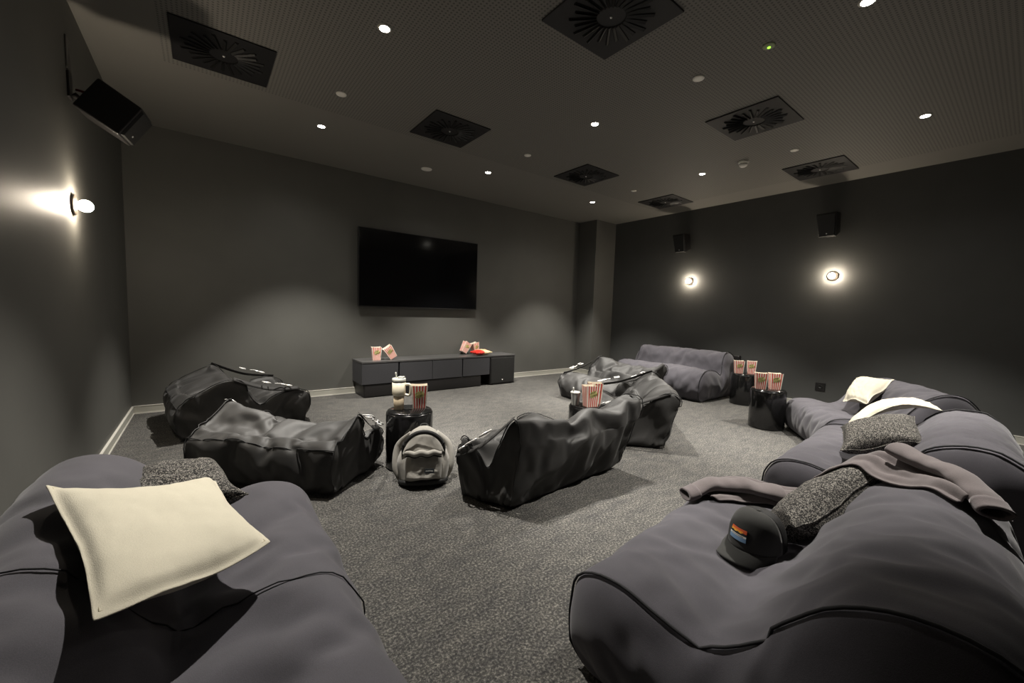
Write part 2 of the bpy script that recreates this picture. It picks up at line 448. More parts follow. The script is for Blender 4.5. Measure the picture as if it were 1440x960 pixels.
def speaker(label, loc, rot, kind):
    t = thing('loudspeaker', label, 'loudspeaker', loc, rot, 'wall loudspeakers')
    # front faces +x ; tapered cabinet
    w0, w1, h, d = (.115,.098,.155,.20) if kind else (.108,.108,.108,.235)
    def fr(x, wt, wb, hh, off=0): return [V((x,-wt,hh)), V((x,wt,hh)), V((x,wb,-hh)), V((x,-wb,-hh))]
    bw = .72 if kind else 1.
    vs = fr(-d, w0*bw, w1*bw, h*.82 if kind else h) + fr(0, w0, w1, h)
    bm = bm_new(); bv = [bm.verts.new(v) for v in vs]
    for f in ((0,1,2,3),(7,6,5,4),(0,4,5,1),(1,5,6,2),(2,6,7,3),(3,7,4,0)): bm.faces.new([bv[i] for i in f])
    bmesh.ops.recalc_face_normals(bm, faces=bm.faces)
    bmesh.ops.bevel(bm, geom=bm.edges[:], offset=.010, segments=3, affect='EDGES', profile=.5)
    link('cabinet', bm_me(bm), M['plastic'], t)
    vs = fr(.001, w0-.01, w1-.01, h-.012) + fr(.014, w0-.016, w1-.016, h-.02)
    bm = bm_new(); bv = [bm.verts.new(v) for v in vs]
    for f in ((0,1,2,3),(7,6,5,4),(0,4,5,1),(1,5,6,2),(2,6,7,3),(3,7,4,0)): bm.faces.new([bv[i] for i in f])
    link('grille', bm_me(bm), M['grille'], t, smooth=False)
    link('badge', box((.0145,-.007,-h+.045),(.0165,.007,-h+.055)), M['chrome'], t, smooth=False)
    return t
for y, z, lab in ((3.78,2.555,'black loudspeaker high on the right wall, over the far wall light'), (1.76,2.56,'black loudspeaker high on the right wall, over the near wall light')):
    t = speaker(lab, (XR-.24, y-.02, z-.14), (0, R(14), PI+R(-6)), 1)
    link('mount', tube([(-.19,0,.02),(-.23,0,.05),(-.262,0,.06)], .014, 10), M['plastic'], t)
t = speaker('black loudspeaker on a bracket high on the left wall by the corner', (-.31,3.56,2.28), (0, R(33), R(-8)), 0)
LS = t
tb = t.matrix_basis.copy()
t2 = tb.inverted()
def lw(p): return t2 @ V(p)
arm = [lw((XL+.022,3.655,2.43)), lw((XL+.05,3.66,2.41)), lw((XL+.12,3.665,2.40)), V((-.22,.02,.02))]
link('bracket_arm', tube(spline(arm, 14), .016, 10), M['plastic'], t)
bm = bm_new(); box_into(bm, (XL,3.62,2.40), (XL+.012,3.70,2.55), .003)
me = bm_me(bm); me.transform(t2); link('wall_plate', me, M['plastic'], t, smooth=False)
bm = bm_new(); box_into(bm, (XL,3.615,2.56), (XL+.008,3.705,2.75), .003)
me = bm_me(bm); me.transform(t2); link('junction_plate', me, M['bracket'], t, smooth=False)
link('cable', tube(spline([lw((XL+.03,3.66,2.46)), lw((XL+.08,3.66,2.455)), lw((XL+.14,3.66,2.44)), V((-.23,.02,.06))], 16), .007, 8), M['red'], t)
def socket(label, y, z):
    t = thing('wall_socket', label, 'socket', (XR, y, z))
    bm = bm_new(); box_into(bm, (-.012,-.055,-.055), (0,.055,.055), .004); link('cover_plate', bm_me(bm), M['plastic'], t, smooth=False)
    for s in (0,):
        link('socket_insert', lathe([(.026,0),(.026,.004),(.020,.004),(.018,-.002),(.0005,-.002)], 20), M['grille'], t, loc=(-.0125,.036*s,0), rot=(0,R(-90),0))
socket('black wall socket low on the right wall, beside the cream cushion', 1.72, .31)
tag(link('wall_bracket_box', box((-.06,-.05,-.06),(0,.05,.06),.008), M['plastic'], loc=(XR,2.80,.56)), 'small black box on the right wall, behind the far popcorn cartons', 'wall box')

# ------------------------------------------------------------------ television, media cabinet, subwoofer
t = thing('television', 'large black wall-mounted flat television', 'television', (2.626, YB, 1.738))
hw, hh = .948, .537
link('cabinet', box((-hw,-.085,-hh),(hw,-.045,hh),.006), M['black'], t, smooth=False)
link('screen', box((-hw+.010,-.0875,-hh+.014),(hw-.010,-.0845,hh-.010)), M['screen'], t, smooth=False)
link('wall_mount', box((-.35,-.045,-.25),(.35,0,.25),.004), M['black'], t, smooth=False)
link('bezel_edge', box((-hw,-.0862,-hh),(hw,-.0852,-hh+.012)), M['plastic'], t, smooth=False)

t = thing('media_cabinet', 'long low graphite media cabinet under the television', 'cabinet', (1.62, 5.28, 0))
CW, CD, CH = 2.53, .43, .482
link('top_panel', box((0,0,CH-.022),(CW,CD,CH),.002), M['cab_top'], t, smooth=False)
bm = bm_new()
box_into(bm, (.004,.024,.178),(2.012,CD,.19)); box_into(bm, (.004,.024,.19),(.022,CD,CH-.022)); box_into(bm, (1.99,.024,.19),(2.012,CD,CH-.022)); box_into(bm, (.022,CD-.02,.19),(1.99,CD,CH-.022))
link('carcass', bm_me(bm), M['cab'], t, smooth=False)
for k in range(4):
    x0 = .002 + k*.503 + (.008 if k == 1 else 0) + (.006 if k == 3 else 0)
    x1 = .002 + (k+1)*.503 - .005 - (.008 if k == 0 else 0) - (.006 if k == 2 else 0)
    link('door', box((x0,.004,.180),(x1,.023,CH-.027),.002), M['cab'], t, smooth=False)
bm = bm_new(); box_into(bm, (.03,.012,0),(1.86,CD-.02,.177),.02, 4); link('plinth', bm_me(bm), M['plastic'], t)
link('end_panel', box((CW-.014,.03,0),(CW,CD,CH-.023)), M['cab'], t, smooth=False)
t = thing('subwoofer', 'black cube subwoofer under the right end of the media cabinet', 'subwoofer', (3.645, 5.275, 0))
bm = bm_new(); box_into(bm, (0,.008,.012),(.48,.40,.452),.008, 3); link('enclosure', bm_me(bm), M['plastic'], t)
link('grille', box((.012,.0,.03),(.468,.0085,.44),.003), M['grille'], t, smooth=False)
link('badge', lathe([(.009,0),(.009,.003),(.0005,.004)], 16), M['white'], t, loc=(.235,0,.075), rot=(R(90),0,0))
for (a, b) in ((.05,.06),(.43,.06),(.05,.36),(.43,.36)): link('foot', lathe([(.02,0),(.02,.013)], 16), M['blackgap'], t, loc=(a,b,0))

# ------------------------------------------------------------------ stools
def stool(label, loc, first=[]):
    if first: return dup(first[0], label, loc, (0,0,0))
    t = thing('drum_table', label, 'side table', loc, group='black drum side tables')
    link('drum', lathe([(.150,0),(.170,.003),(.174,.012),(.174,.404),(.170,.416),(.163,.421)], 56), M['stool'], t)
    link('table_top', lathe([(.163,.4205),(.164,.426),(.160,.430),(.0005,.431)], 56), M['stool'], t)
    first.append(t); return t
STG = 'black drum side tables'
S1 = V((1.235,2.86,0)); S2 = V((2.593,2.262,0)); S3 = V((4.945,1.752,0)); S4 = V((6.02,2.44,0))
stool('glossy black drum table with a tumbler on it, behind the grey backpack', S1)
stool('glossy black drum table behind the centre bean bag, mostly hidden', S2)
stool('glossy black drum table in full view at right, nearest the cream-cushion loungers', S3)
stool('glossy black drum table in the second row, between the far lounger and another drum', S4)

# ------------------------------------------------------------------ popcorn cartons
def carton_proto():
    HT, b0, b1, a0, a1 = .178, .049, .062, .036, .047
    bm = bm_new(); NS = 11
    def P(s, t, k):                       # side k, across s in 0..1, height t
        bx = b0+(b1-b0)*t; by = a0+(a1-a0)*t; z = HT*t
        c = [(-bx,-by),(bx,-by),(bx,by),(-bx,by)]
        p, q = V((*c[k], 0)), V((*c[(k+1) % 4], 0)); r = p.lerp(q, s); r.z = z
        if t == 1: r.z += .010*abs(2*s-1)**2 - .010 + (.006 if k in (0, 2) else 0)*(1-abs(2*s-1)**2)
        return r
    for k in range(4):
        for i in range(NS):
            f = bm.faces.new([bm.verts.new(P(i/NS, 0, k)), bm.verts.new(P((i+1)/NS, 0, k)), bm.verts.new(P((i+1)/NS, 1, k)), bm.verts.new(P(i/NS, 1, k))])
            f.material_index = 1 if i % 2 else 0
    f = bm.faces.new([bm.verts.new(P(0, 0, k)) for k in range(4)]); f.material_index = 0
    bmesh.ops.remove_doubles(bm, verts=bm.verts, dist=1e-5)
    me = bm_me(bm)
    bm = bm_new()
    for k in range(4):                    # white inside and rim
        for i in range(4):
            q = [P(i/4, .25, k)*.965, P((i+1)/4, .25, k)*.965, P((i+1)/4, 1, k), P(i/4, 1, k)]
            for x in q[2:]: x.x *= .985; x.y *= .985
            bm.faces.new([bm.verts.new(x) for x in q])
    bm.faces.new([bm.verts.new(P(0, .25, k)*.965) for k in range(4)])
    bmesh.ops.remove_doubles(bm, verts=bm.verts, dist=1e-5)
    inside = bm_me(bm)
    # diagonal badge on the broad sides: rounded lozenge plus lettering
    badges = []
    txt = text_mesh('POP\nCORN', .026)
    for k in (0, 2):
        n = V((0, -1 if k == 0 else 1, -(a1-a0)/HT)).normalized()
        ctr = V((0, (-1 if k == 0 else 1)*(a0+(a1-a0)*.60), HT*.60)) + n*.0012
        X = V((1 if k == 0 else -1, 0, 0)); Y = n.cross(X)
        X2 = (X*math.cos(.30)+Y*math.sin(.30)); Y2 = n.cross(X2)
        bm = bm_new(); ring = []
        for i in range(28):
            a = 2*PI*i/28; rr = 1+.07*math.cos(7*a)
            ring.append(bm.verts.new(ctr + X2*(.034*rr*math.copysign(abs(math.cos(a))**.7, math.cos(a))) + Y2*(.026*rr*math.copysign(abs(math.sin(a))**.7, math.sin(a)))))
        bm.faces.new(ring)
        bme = bpy.data.meshes.new('m'); bm.to_mesh(bme); bm.free()
        tm = txt.copy(); mw = Matrix((X2, Y2, n)).transposed().to_4x4(); mw.translation = ctr + n*.0012
        tm.transform(mw); badges.append((bme, tm))
    return me, inside, badges
CM, CI, CB = carton_proto()
for m_ in (M['cardwhite'], M['cardred']): CM.materials.append(m_)
CI.materials.append(M['cardwhite'])
for a, b in CB: a.materials.append(M['badge']); b.materials.append(M['ink'])
def carton(label, loc, rot, group):
    t = thing('popcorn_carton', label, 'popcorn box', loc, rot, group)
    link('striped_wall', CM, None, t, smooth=False); link('lining', CI, None, t, smooth=False)
    for a, b in CB:
        q = link('badge', a, None, t, smooth=False); link('lettering', b, None, q, smooth=False)
    return t
TZ = .431
carton('red and white striped popcorn carton beside the cream tumbler', S1+V((.092,.030,TZ)), (0,0,R(-22)), 'popcorn cartons on the drum tables')
carton('striped popcorn carton on the middle drum, the front one of the pair', S2+V((-.045,-.045,TZ)), (0,0,R(-16)), 'popcorn cartons on the drum tables')
carton('striped popcorn carton on the middle drum, behind and right of its twin', S2+V((.085,.02,TZ)), (0,0,R(-38)), 'popcorn cartons on the drum tables')
carton('striped popcorn carton on the nearest right drum, left of the pair', S3+V((-.075,.055,TZ)), (0,0,R(-62)), 'popcorn cartons on the drum tables')
carton('striped popcorn carton on the nearest right drum, right of the pair', S3+V((.055,-.04,TZ)), (0,0,R(-52)), 'popcorn cartons on the drum tables')
carton('striped popcorn carton on the farthest right drum, left of the pair', S4+V((-.065,.06,TZ)), (0,0,R(-55)), 'popcorn cartons on the drum tables')
carton('striped popcorn carton on the farthest right drum, right of the pair', S4+V((.06,-.055,TZ)), (0,0,R(-70)), 'popcorn cartons on the drum tables')
CZ = .4825
carton('upright striped popcorn carton at the left end of the media cabinet', (1.862,5.44,CZ), (0,0,R(-8)), 'popcorn cartons on the media cabinet')
carton('striped popcorn carton leaning on the upright one at the cabinet\'s left end', (2.085,5.40,CZ+.030), (R(4),R(-33),R(-8)), 'popcorn cartons on the media cabinet')
carton('striped popcorn carton lying tilted left behind the red snack bag', (3.315,5.60,CZ+.036), (R(0),R(30),R(4)), 'popcorn cartons on the media cabinet')
carton('striped popcorn carton tilted right behind the red snack bag', (3.56,5.60,CZ+.012), (R(0),R(-12),R(10)), 'popcorn cartons on the media cabinet')

# snack bag : pillow pack lying flat
def snack():
    t = thing('snack_bag', 'red and cream foil snack bag lying on the media cabinet', 'snack bag', (3.54,5.41,CZ+.002), (0,0,R(8)))
    n, m = 26, 18; a, b = .155, .10; vs, fs = [], []
    for s in (1, -1):
        for j in range(m+1):
            for i in range(n+1):
                u, v = 2*i/n-1, 2*j/m-1
                h = .048*max(0, (1-abs(u)**2.6))**.6*max(0, (1-v*v))**.5
                w = .006*math.sin(v*14+2)*abs(u)**3
                z = .042 + s*h*(1. if s > 0 else .82) + w + .006*fbm(V((u*3,v*3,s*4)))
                vs.append(V((u*a, v*b*(1-.10*(1-abs(u))), max(.0, z))))
    K = (n+1)*(m+1)
    for q in (0, 1):
        for j in range(m):
            for i in range(n):
                f = [q*K+j*(n+1)+i, q*K+j*(n+1)+i+1, q*K+(j+1)*(n+1)+i+1, q*K+(j+1)*(n+1)+i]; fs.append(f)
    me = pyd(vs, fs); bm = bmesh.new(); bm.from_mesh(me); bmesh.ops.remove_doubles(bm, verts=bm.verts, dist=.0006); bmesh.ops.recalc_face_normals(bm, faces=bm.faces)
    for f in bm.faces:
        c = f.calc_center_median(); f.material_index = 1 if (abs(c.x/a + .5*c.y/b + .05) < .38 or c.x/a > .8) else 0
    bm.to_mesh(me); bm.free()
    link('foil_pack', me, [M['snackred'], M['snackcream']], t)
snack()

# tumbler
t = thing('tumbler', 'cream and tan insulated tumbler with handle, lid and straw on the drum table', 'tumbler', S1+V((-.068,.045,TZ)), (0,0,R(-40)))
link('lower_body', lathe([(.033,0),(.036,.003),(.040,.105)], 36), M['tan'], t)
link('upper_body', lathe([(.040,.105),(.048,.118),(.0495,.125),(.0495,.208)], 36), M['creamcup'], t)
link('rim_band', lathe([(.048,.208),(.048,.216)], 36), M['darkring'], t)
link('lid', lathe([(.0495,.216),(.0505,.220),(.0505,.236),(.044,.240),(.0005,.240)], 36), M['lid'], t)
bm = bm_new(); box_into(bm, (-.004,-.022,.240),(.040,.022,.252),.004); link('lid_tab', bm_me(bm), M['lid'], t)
hp = [V((.046,0,.190)),V((.075,0,.194)),V((.088,0,.183)),V((.090,0,.150)),V((.086,0,.120)),V((.074,0,.110)),V((.046,0,.116))]
link('handle', tube(spline(hp, 26), .0105, 12), M['creamcup'], t)
link('straw', tube([(-.018,0,.236),(-.024,0,.272),(-.025,0,.282)], .0055, 12), M['lid'], t)
# pale cup behind the middle cartons
t = thing('striped_cup', 'pale grey striped cup behind the cartons on the middle drum', 'cup', S2+V((-.115,.06,TZ)), (0,0,0))
bm = bm_new(); n = 28
for k in range(n):
    a, b = 2*PI*k/n, 2*PI*(k+1)/n
    f = bm.faces.new([bm.verts.new((r*math.cos(q), r*math.sin(q), z)) for q, r, z in ((a,.030,0),(b,.030,0),(b,.040,.100),(a,.040,.100))]); f.material_index = (k//2) % 2
bmesh.ops.remove_doubles(bm, verts=bm.verts, dist=1e-5)
link('cup_wall', bm_me(bm), [M['cupgrey'], M['cupgrey2']], t)
link('lid', lathe([(.0425,.098),(.0425,.106),(.036,.112),(.0005,.114)], 28), M['lid'], t)
link('straw', tube([(-.02,0,.11),(-.028,0,.15)], .005, 10), M['lid'], t)

# ------------------------------------------------------------------ loungers
LOUNGERS = []
SOFA_PROF = [(.06,0),(.0,.06),(-.025,.17),(.0,.29),(.07,.35),(.18,.365),(.30,.345),(.41,.335),(.50,.39),(.58,.49),(.67,.58),(.78,.62),(.90,.60),(1.0,.49),(1.05,.28),(1.05,.08),(1.0,0)]
def lounger(label, O, th, L, seed, prof=SOFA_PROF, end_round=(.0,.0), seams=(), grow=.035, m=54, shear=0.):
    t = thing('bean_lounger', label, 'lounger', (O[0], O[1], 0), (0,0,R(th)), 'charcoal canvas bean loungers')
    rnd = random.Random(seed); off = V((seed*3.1, seed*1.7, seed*.9))
    def shape(v, L, W):
        # ends: pull in towards the middle of the profile
        for e, rr in ((v.x, end_round[0]), (L-v.x, end_round[1])):
            if rr and e < rr:
                q = 1-e/rr; s = (1-math.sqrt(max(0, 1-q*q)))
                mid = .15 if v.z < .25 else .2
                v.z = v.z*(1-.45*s); v.y = .5 + (v.y-.5)*(1-.28*s)
        v.x += shear*max(0, v.y)*(v.x/L)
        n = fbm(v*1.7+off)*.022 + fbm(v*5+off)*.006
        if v.z > .03: v.z *= 1 + n*1.2; v.y += n*.7; v.x += fbm(v*2.3-off)*.012
        return v
    me, N, n, m = sweep(prof, L, 60, m, 10, shape, .06)
    o = link('cover', me, M['sofa'], t)
    pins = []
    for i, v in enumerate(me.vertices):
        w = .22
        if v.co.z < .012: w = 1.
        elif i < N or (m-1)*N <= i < m*N: w = .6
        pins.append(w)
    soft(o, pins, grow, .25, 30, .6)
    LOUNGERS.append((t, o, N, n, m, seams))
    return t
lounger('near right charcoal bean lounger with the cap and the draped hoodie', (2.36,1.022), 186, 1.37, 1, end_round=(.30,.0))
lounger('charcoal bean lounger behind the hoodie, with a tweed and a cream cushion', (4.08,1.03), 184, 1.30, 2)
lounger('turned charcoal bean lounger beside the drum table, with one cream cushion', (5.26,1.72), 214, 1.20, 3, end_round=(.30,.0))
FAR_PROF = [(.06,0),(.0,.06),(-.03,.18),(.0,.32),(.09,.42),(.24,.45),(.42,.42),(.56,.36),(.61,.44),(.63,.56),(.70,.66),(.82,.68),(.93,.62),(1.0,.45),(1.03,.26),(1.03,.08),(1.0,0)]
lounger('far charcoal bean lounger against the right wall, behind the bean bags', (5.48,4.25), -90, 1.45, 4, prof=FAR_PROF)
lounger('near left charcoal bean lounger against the left wall, under the big cream cushion', (.345,.30), 90, 1.80, 5, prof=[(a*.85, b*(1.17 if a < .45 else 1.)) for a, b in SOFA_PROF], end_round=(.0,.2), seams=(.5,), shear=.24)

# ------------------------------------------------------------------ bean bags
BAGS = []
P_A = [(.14,0),(.09,.05),(.01,.25),(-.06,.43),(-.03,.515),(.10,.515),(.30,.40),(.44,.27),(.52,.245),(.64,.30),(.82,.325),(.98,.27),(1.06,.14),(1.02,0)]
P_B = [(.05,0),(.0,.08),(-.02,.22),(.05,.34),(.25,.44),(.42,.485),(.52,.43),(.60,.30),(.68,.25),(.80,.29),(.98,.29),(1.12,.22),(1.16,.10),(1.12,0)]
P_C = [(.05,0),(.0,.08),(-.02,.20),(.03,.305),(.28,.40),(.46,.47),(.56,.42),(.62,.32),(.72,.27),(.9,.27),(1.05,.22),(1.1,.1),(1.06,0)]
def bean_bag(label, O, th, L, prof, seed, kz=1., kd=1., ears=.05, grow=.085, skew=(0., 1.)):
    t = thing('bean_bag', label, 'bean bag', (O[0], O[1], 0), (0,0,R(th)), 'black bean bag chairs')
    off = V((seed*2.3, seed*4.1, seed*1.3))
    pk = max(prof, key=lambda q: q[1])
    def shape(v, L, W):
        v.z *= kz; v.y *= kd
        u = 2*v.x/L-1
        if v.z > .03:
            kk = min(1, max(.2, v.y/.3)); v.z *= 1 + .08*fbm(v*2.1+off); v.y += .03*kk*fbm(v*2.6-off); v.x += .03*fbm(v*2.2+off*2)*min(1, max(.2, v.y/.3))
            # pulled corners: strap ends drag the front corners up and out
            fr = max(0, (v.y/kd-.75)/.3); v.z += abs(ears)*fr*abs(u)**4*1.4*(.25 if ears < 0 and u > 0 else 1)
            if v.z > .75*pk[1]*kz: v.z -= .05*(1-abs(u)**3)*kz; v.x += u*.02
        else: v.x = L/2 + (v.x-L/2)*.93
        v.y *= skew[1]+(1-skew[1])*v.x/L; v.x -= skew[0]*v.y
        return v
    me, N, n, m = sweep([(a, b) for a, b in prof], L, 56, 46, 9, shape)
    o = link('sack', me, M['bag'], t)
    pins = []
    for i, v in enumerate(me.vertices):
        w = .14 if v.co.y < .2*kd else .11
        if v.co.z < .012: w = 1.
        elif i < N or (m-1)*N <= i < m*N: w = .4
        pins.append(w)
    soft(o, pins, grow, .22, 22, .4)
    BAGS.append((t, o, N, n, m, prof, kz, kd, L))
    return t
bean_bag('black bean bag alone in the centre, seen from behind, in front of the middle drum', (1.46,1.81), 1, 1.12, P_A, 1, kd=.82, ears=-.11, skew=(.50, .43), kz=1.05)
bean_bag('black bean bag at left, in front, with a smooth sloping grey back panel', (-.10,3.36), -47, 1.05, P_C, 2, kz=1.0, kd=.56, skew=(0., 1.25))
bean_bag('black bean bag at far left, nearest the left back corner', (-.30,5.38), -84, 1.05, P_B, 3, kz=1.05, kd=.9)
bean_bag('black bean bag right of the middle drum, seen from behind', (3.30,1.90), 42, 1.08, P_A, 4, kd=.80)
bean_bag('farthest black bean bag, with its back strap arched up before the far lounger', (4.95,3.05), 88, 1.05, P_A, 5, kz=1.0, kd=.9)

run_sims(30)

# trims that follow the settled surfaces
def loop_pts(o, N, j, n, e=0.): return [o.data.vertices[j*N+k].co + o.data.vertices[j*N+k].normal*e for k in range(n)]
for (t, o, N, n, m, seams) in LOUNGERS:
    for j in (0, m-1):
        P = [p for p in loop_pts(o, N, j, n) if p.z > .01]
        link('piping', tube([p + V((-.002 if j == 0 else .002, 0, .001)) for p in P], .0045, 6), M['sofa_seam'], t)
    for s in seams:
        j = int(s*(m-1)); P = [p for p in loop_pts(o, N, j, n, .003) if p.z > .01]
        link('seam', tube([p for p in P], .0022, 6), M['sofa_seam'], t)
    o.modifiers.new('smooth', 'SUBSURF').render_levels = 1
def ring(r, th, n=24, k=8): return tube([(r*math.cos(2*PI*i/n), r*math.sin(2*PI*i/n), 0) for i in range(n)], th, k, True)
def buckle(parent, p, d):
    d = V(d).normalized(); q = d.to_track_quat('X', 'Z').to_euler()
    s = link('snap_hook', tube(spline([(-.05,0,0),(-.02,.012,.002),(.005,.015,.002),(.022,.0,.002),(.01,-.013,.002),(-.012,-.010,.002)], 24), .0042, 8), M['chrome'], parent, loc=p, rot=q)
    s.scale = (1.35, 1.35, 1.35)
    link('ring', ring(.021, .0042), M['chrome'], s, loc=(.040,0,0))
    link('slide_buckle', tube([(-.125,-.024,0),(-.125,.024,0),(-.085,.024,0),(-.085,-.024,0)], .0042, 8, True), M['chrome'], s)
for bi, (t, o, N, n, m, prof, kz, kd, L) in enumerate(BAGS):
    for j in (0, m-1):
        P = [p for p in loop_pts(o, N, j, n) if p.z > .01]
        link('piping', tube(P, .004, 6), M['bag_seam'], t)
        if bi == 0 and j: continue
        # strap from the top corner of the back to the front corner of the seat
        kp = max(range(n), key=lambda k: o.data.vertices[j*N+k].co.z)
        a = o.data.vertices[j*N+kp].co.copy()
        kf = min(range(n), key=lambda k: abs(o.data.vertices[j*N+k].co.y-.93*kd*prof[-1][0]) + (0 if o.data.vertices[j*N+k].co.z > .15 else 9))
        b = o.data.vertices[j*N+kf].co.copy()
        s = -1 if j == 0 else 1
        a += V((s*.004,0,.006)); b += V((s*.004,0,.008)); mid = a.lerp(b, .5) + V((s*.012,0,-.045))
        link('strap', ribbon([a, mid, b], .045, (s*.75,0,-.66), .004, 26), M['strap'], t)
        bp = a.lerp(b, .72) + V((s*.020,0,.012)); buckle(t, bp, b-a)
    if prof is P_C or prof is P_B:
        k0 = min(range(n//2), key=lambda k: abs(o.data.vertices[(m//2)*N+k].co.z-.30))
        link('panel_seam', tube([o.data.vertices[j*N+k0].co + o.data.vertices[j*N+k0].normal*.003 for j in range(m)], .0035, 6), M['bag_seam'], t)
    o.modifiers.new('smooth', 'SUBSURF').render_levels = 1

# ------------------------------------------------------------------ cushions: four corners in the room, thickness, fabric
COVERS = []
def cushion(name, label, corners, th, m, seed, flange=0., sag=0., group=None, n=40, pinch=.10, wr=1.):
    c = [V(p) for p in corners]; ctr = sum(c, V())/4
    nr = (c[1]-c[0]).cross(c[3]-c[0]).normalized()
    if nr.z < 0: nr = -nr
    off = V((seed*5.3, seed*1.1, seed*2.7)); vs, fs = [], []
    def pos(u, v): return c[0]*(1-u)*(1-v)/4 + c[1]*(1+u)*(1-v)/4 + c[2]*(1+u)*(1+v)/4 + c[3]*(1-u)*(1+v)/4
    def f(u, v, s):
        u2 = u*(1-pinch*(1-v*v)*abs(u)**2*.8); v2 = v*(1-pinch*(1-u*u)*abs(v)**2*.8)
        # u,v measured on the stuffed area; the flange lies outside
        lim = 1-flange
        a = min(1, abs(u)/lim); b = min(1, abs(v)/lim)
        h = th/2*max(0, (1-a**2.4)*(1-b**2.4))**.48
        p = pos(u2, v2)-ctr
        q = V((u*3, v*3, s*.7))+off
        k = (1-a**3)*(1-b**3)
        crn = (abs(u)*abs(v))**2
        w = wr*(.010*fbm(q*.8)*k + .005*fbm(q*2.2) + .006*crn*math.sin(6*(abs(u)-abs(v))+seed))
        edge = .012*math.sin(4.2*(u+v)+seed)*max(a, b)**6*wr
        z = s*(h+.0025) + w*(1 if s > 0 else .6) + edge + sag*(u*u-.4)
        return p + nr*z
    for s in (1, -1):
        for j in range(n+1):
            for i in range(n+1):
                vs.append(f(2*i/n-1, 2*j/n-1, s))
    K = (n+1)**2; idx = lambda q, i, j: q*K+j*(n+1)+i
    for q in (0, 1):
        for j in range(n):
            for i in range(n): fs.append((idx(q,i,j), idx(q,i+1,j), idx(q,i+1,j+1), idx(q,i,j+1)))
    rim = [(i,0) for i in range(n)]+[(n,j) for j in range(n)]+[(i,n) for i in range(n,0,-1)]+[(0,j) for j in range(n,0,-1)]
    for a, b in zip(rim, rim[1:]+rim[:1]): fs.append((idx(0,*a), idx(0,*b), idx(1,*b), idx(1,*a)))
    t = thing(name, label, 'cushion', ctr, (0,0,0), group)
    o = link('cover', pyd(vs, fs), m, t); COVERS.append(o)
    o.modifiers.new('smooth', 'SUBSURF').render_levels = 1
    if flange:
        k = 1-flange*1.0
        st = [f(k*(2*i/n-1), s_*k, 1) for s_, i in [(-1,i) for i in range(n)]] + [f(k, k*(2*j/n-1), 1) for j in range(n)] + [f(k*(1-2*i/n), k, 1) for i in range(n)] + [f(-k, k*(1-2*j/n), 1) for j in range(n)]
        link('flange_stitching', tube(st, .0016, 5, True), M['cream_st'], t)
    else:
        pp = [f(2*i/n-1, 2*j/n-1, 0) for i, j in rim]
        link('edge_seam', tube(pp, .0035, 6, True), M['tweed'], t)
    return t
M['cream_st'] = mat('cream_stitch', (.45,.40,.28), .9)
CUG = 'cream flanged cushions'; TWG = 'tweed cushions'
cushion('cream_cushion', 'large cream linen cushion nearest the camera at left', [(-.172,.975,.615),(.131,1.26,.51),(.007,1.905,.51),(-.365,1.63,.66)], .12, M['cream'], 1, .055, .03, CUG, wr=.45)
cushion('tweed_cushion', 'dark tweed cushion tucked behind the large cream cushion at left', [(-.30,1.72,.44),(.12,1.76,.47),(.03,2.08,.52),(-.22,2.10,.53)], .16, M['tweed'], 2, 0, 0, TWG)
cushion('tweed_cushion', 'dark tweed cushion lying beneath the draped hoodie', [(1.78,.62,.30),(1.66,.47,.46),(2.26,.25,.66),(2.36,.44,.38)], .22, M['tweed'], 3, 0, 0, TWG)
cushion('tweed_cushion', 'lit grey tweed cushion in front of the draped cream cushion', [(2.93,.64,.44),(3.20,.33,.54),(3.66,.44,.60),(3.25,.72,.53)], .16, M['tweed'], 4, 0, 0, TWG)
cushion('cream_cushion', 'cream cushion bent over the lounger behind the grey tweed cushion', [(3.36,.75,.505),(4.12,.37,.655),(4.50,.47,.63),(3.72,.80,.525)], .06, M['cream'], 5, .055, -.08, CUG)
cushion('cream_cushion', 'cream cushion propped on the turned lounger beside the drum table', [(4.75,1.06,.46),(4.55,.84,.50),(5.35,.80,.64),(5.6,1.15,.60)], .14, M['cream'], 6, .055, 0, CUG)

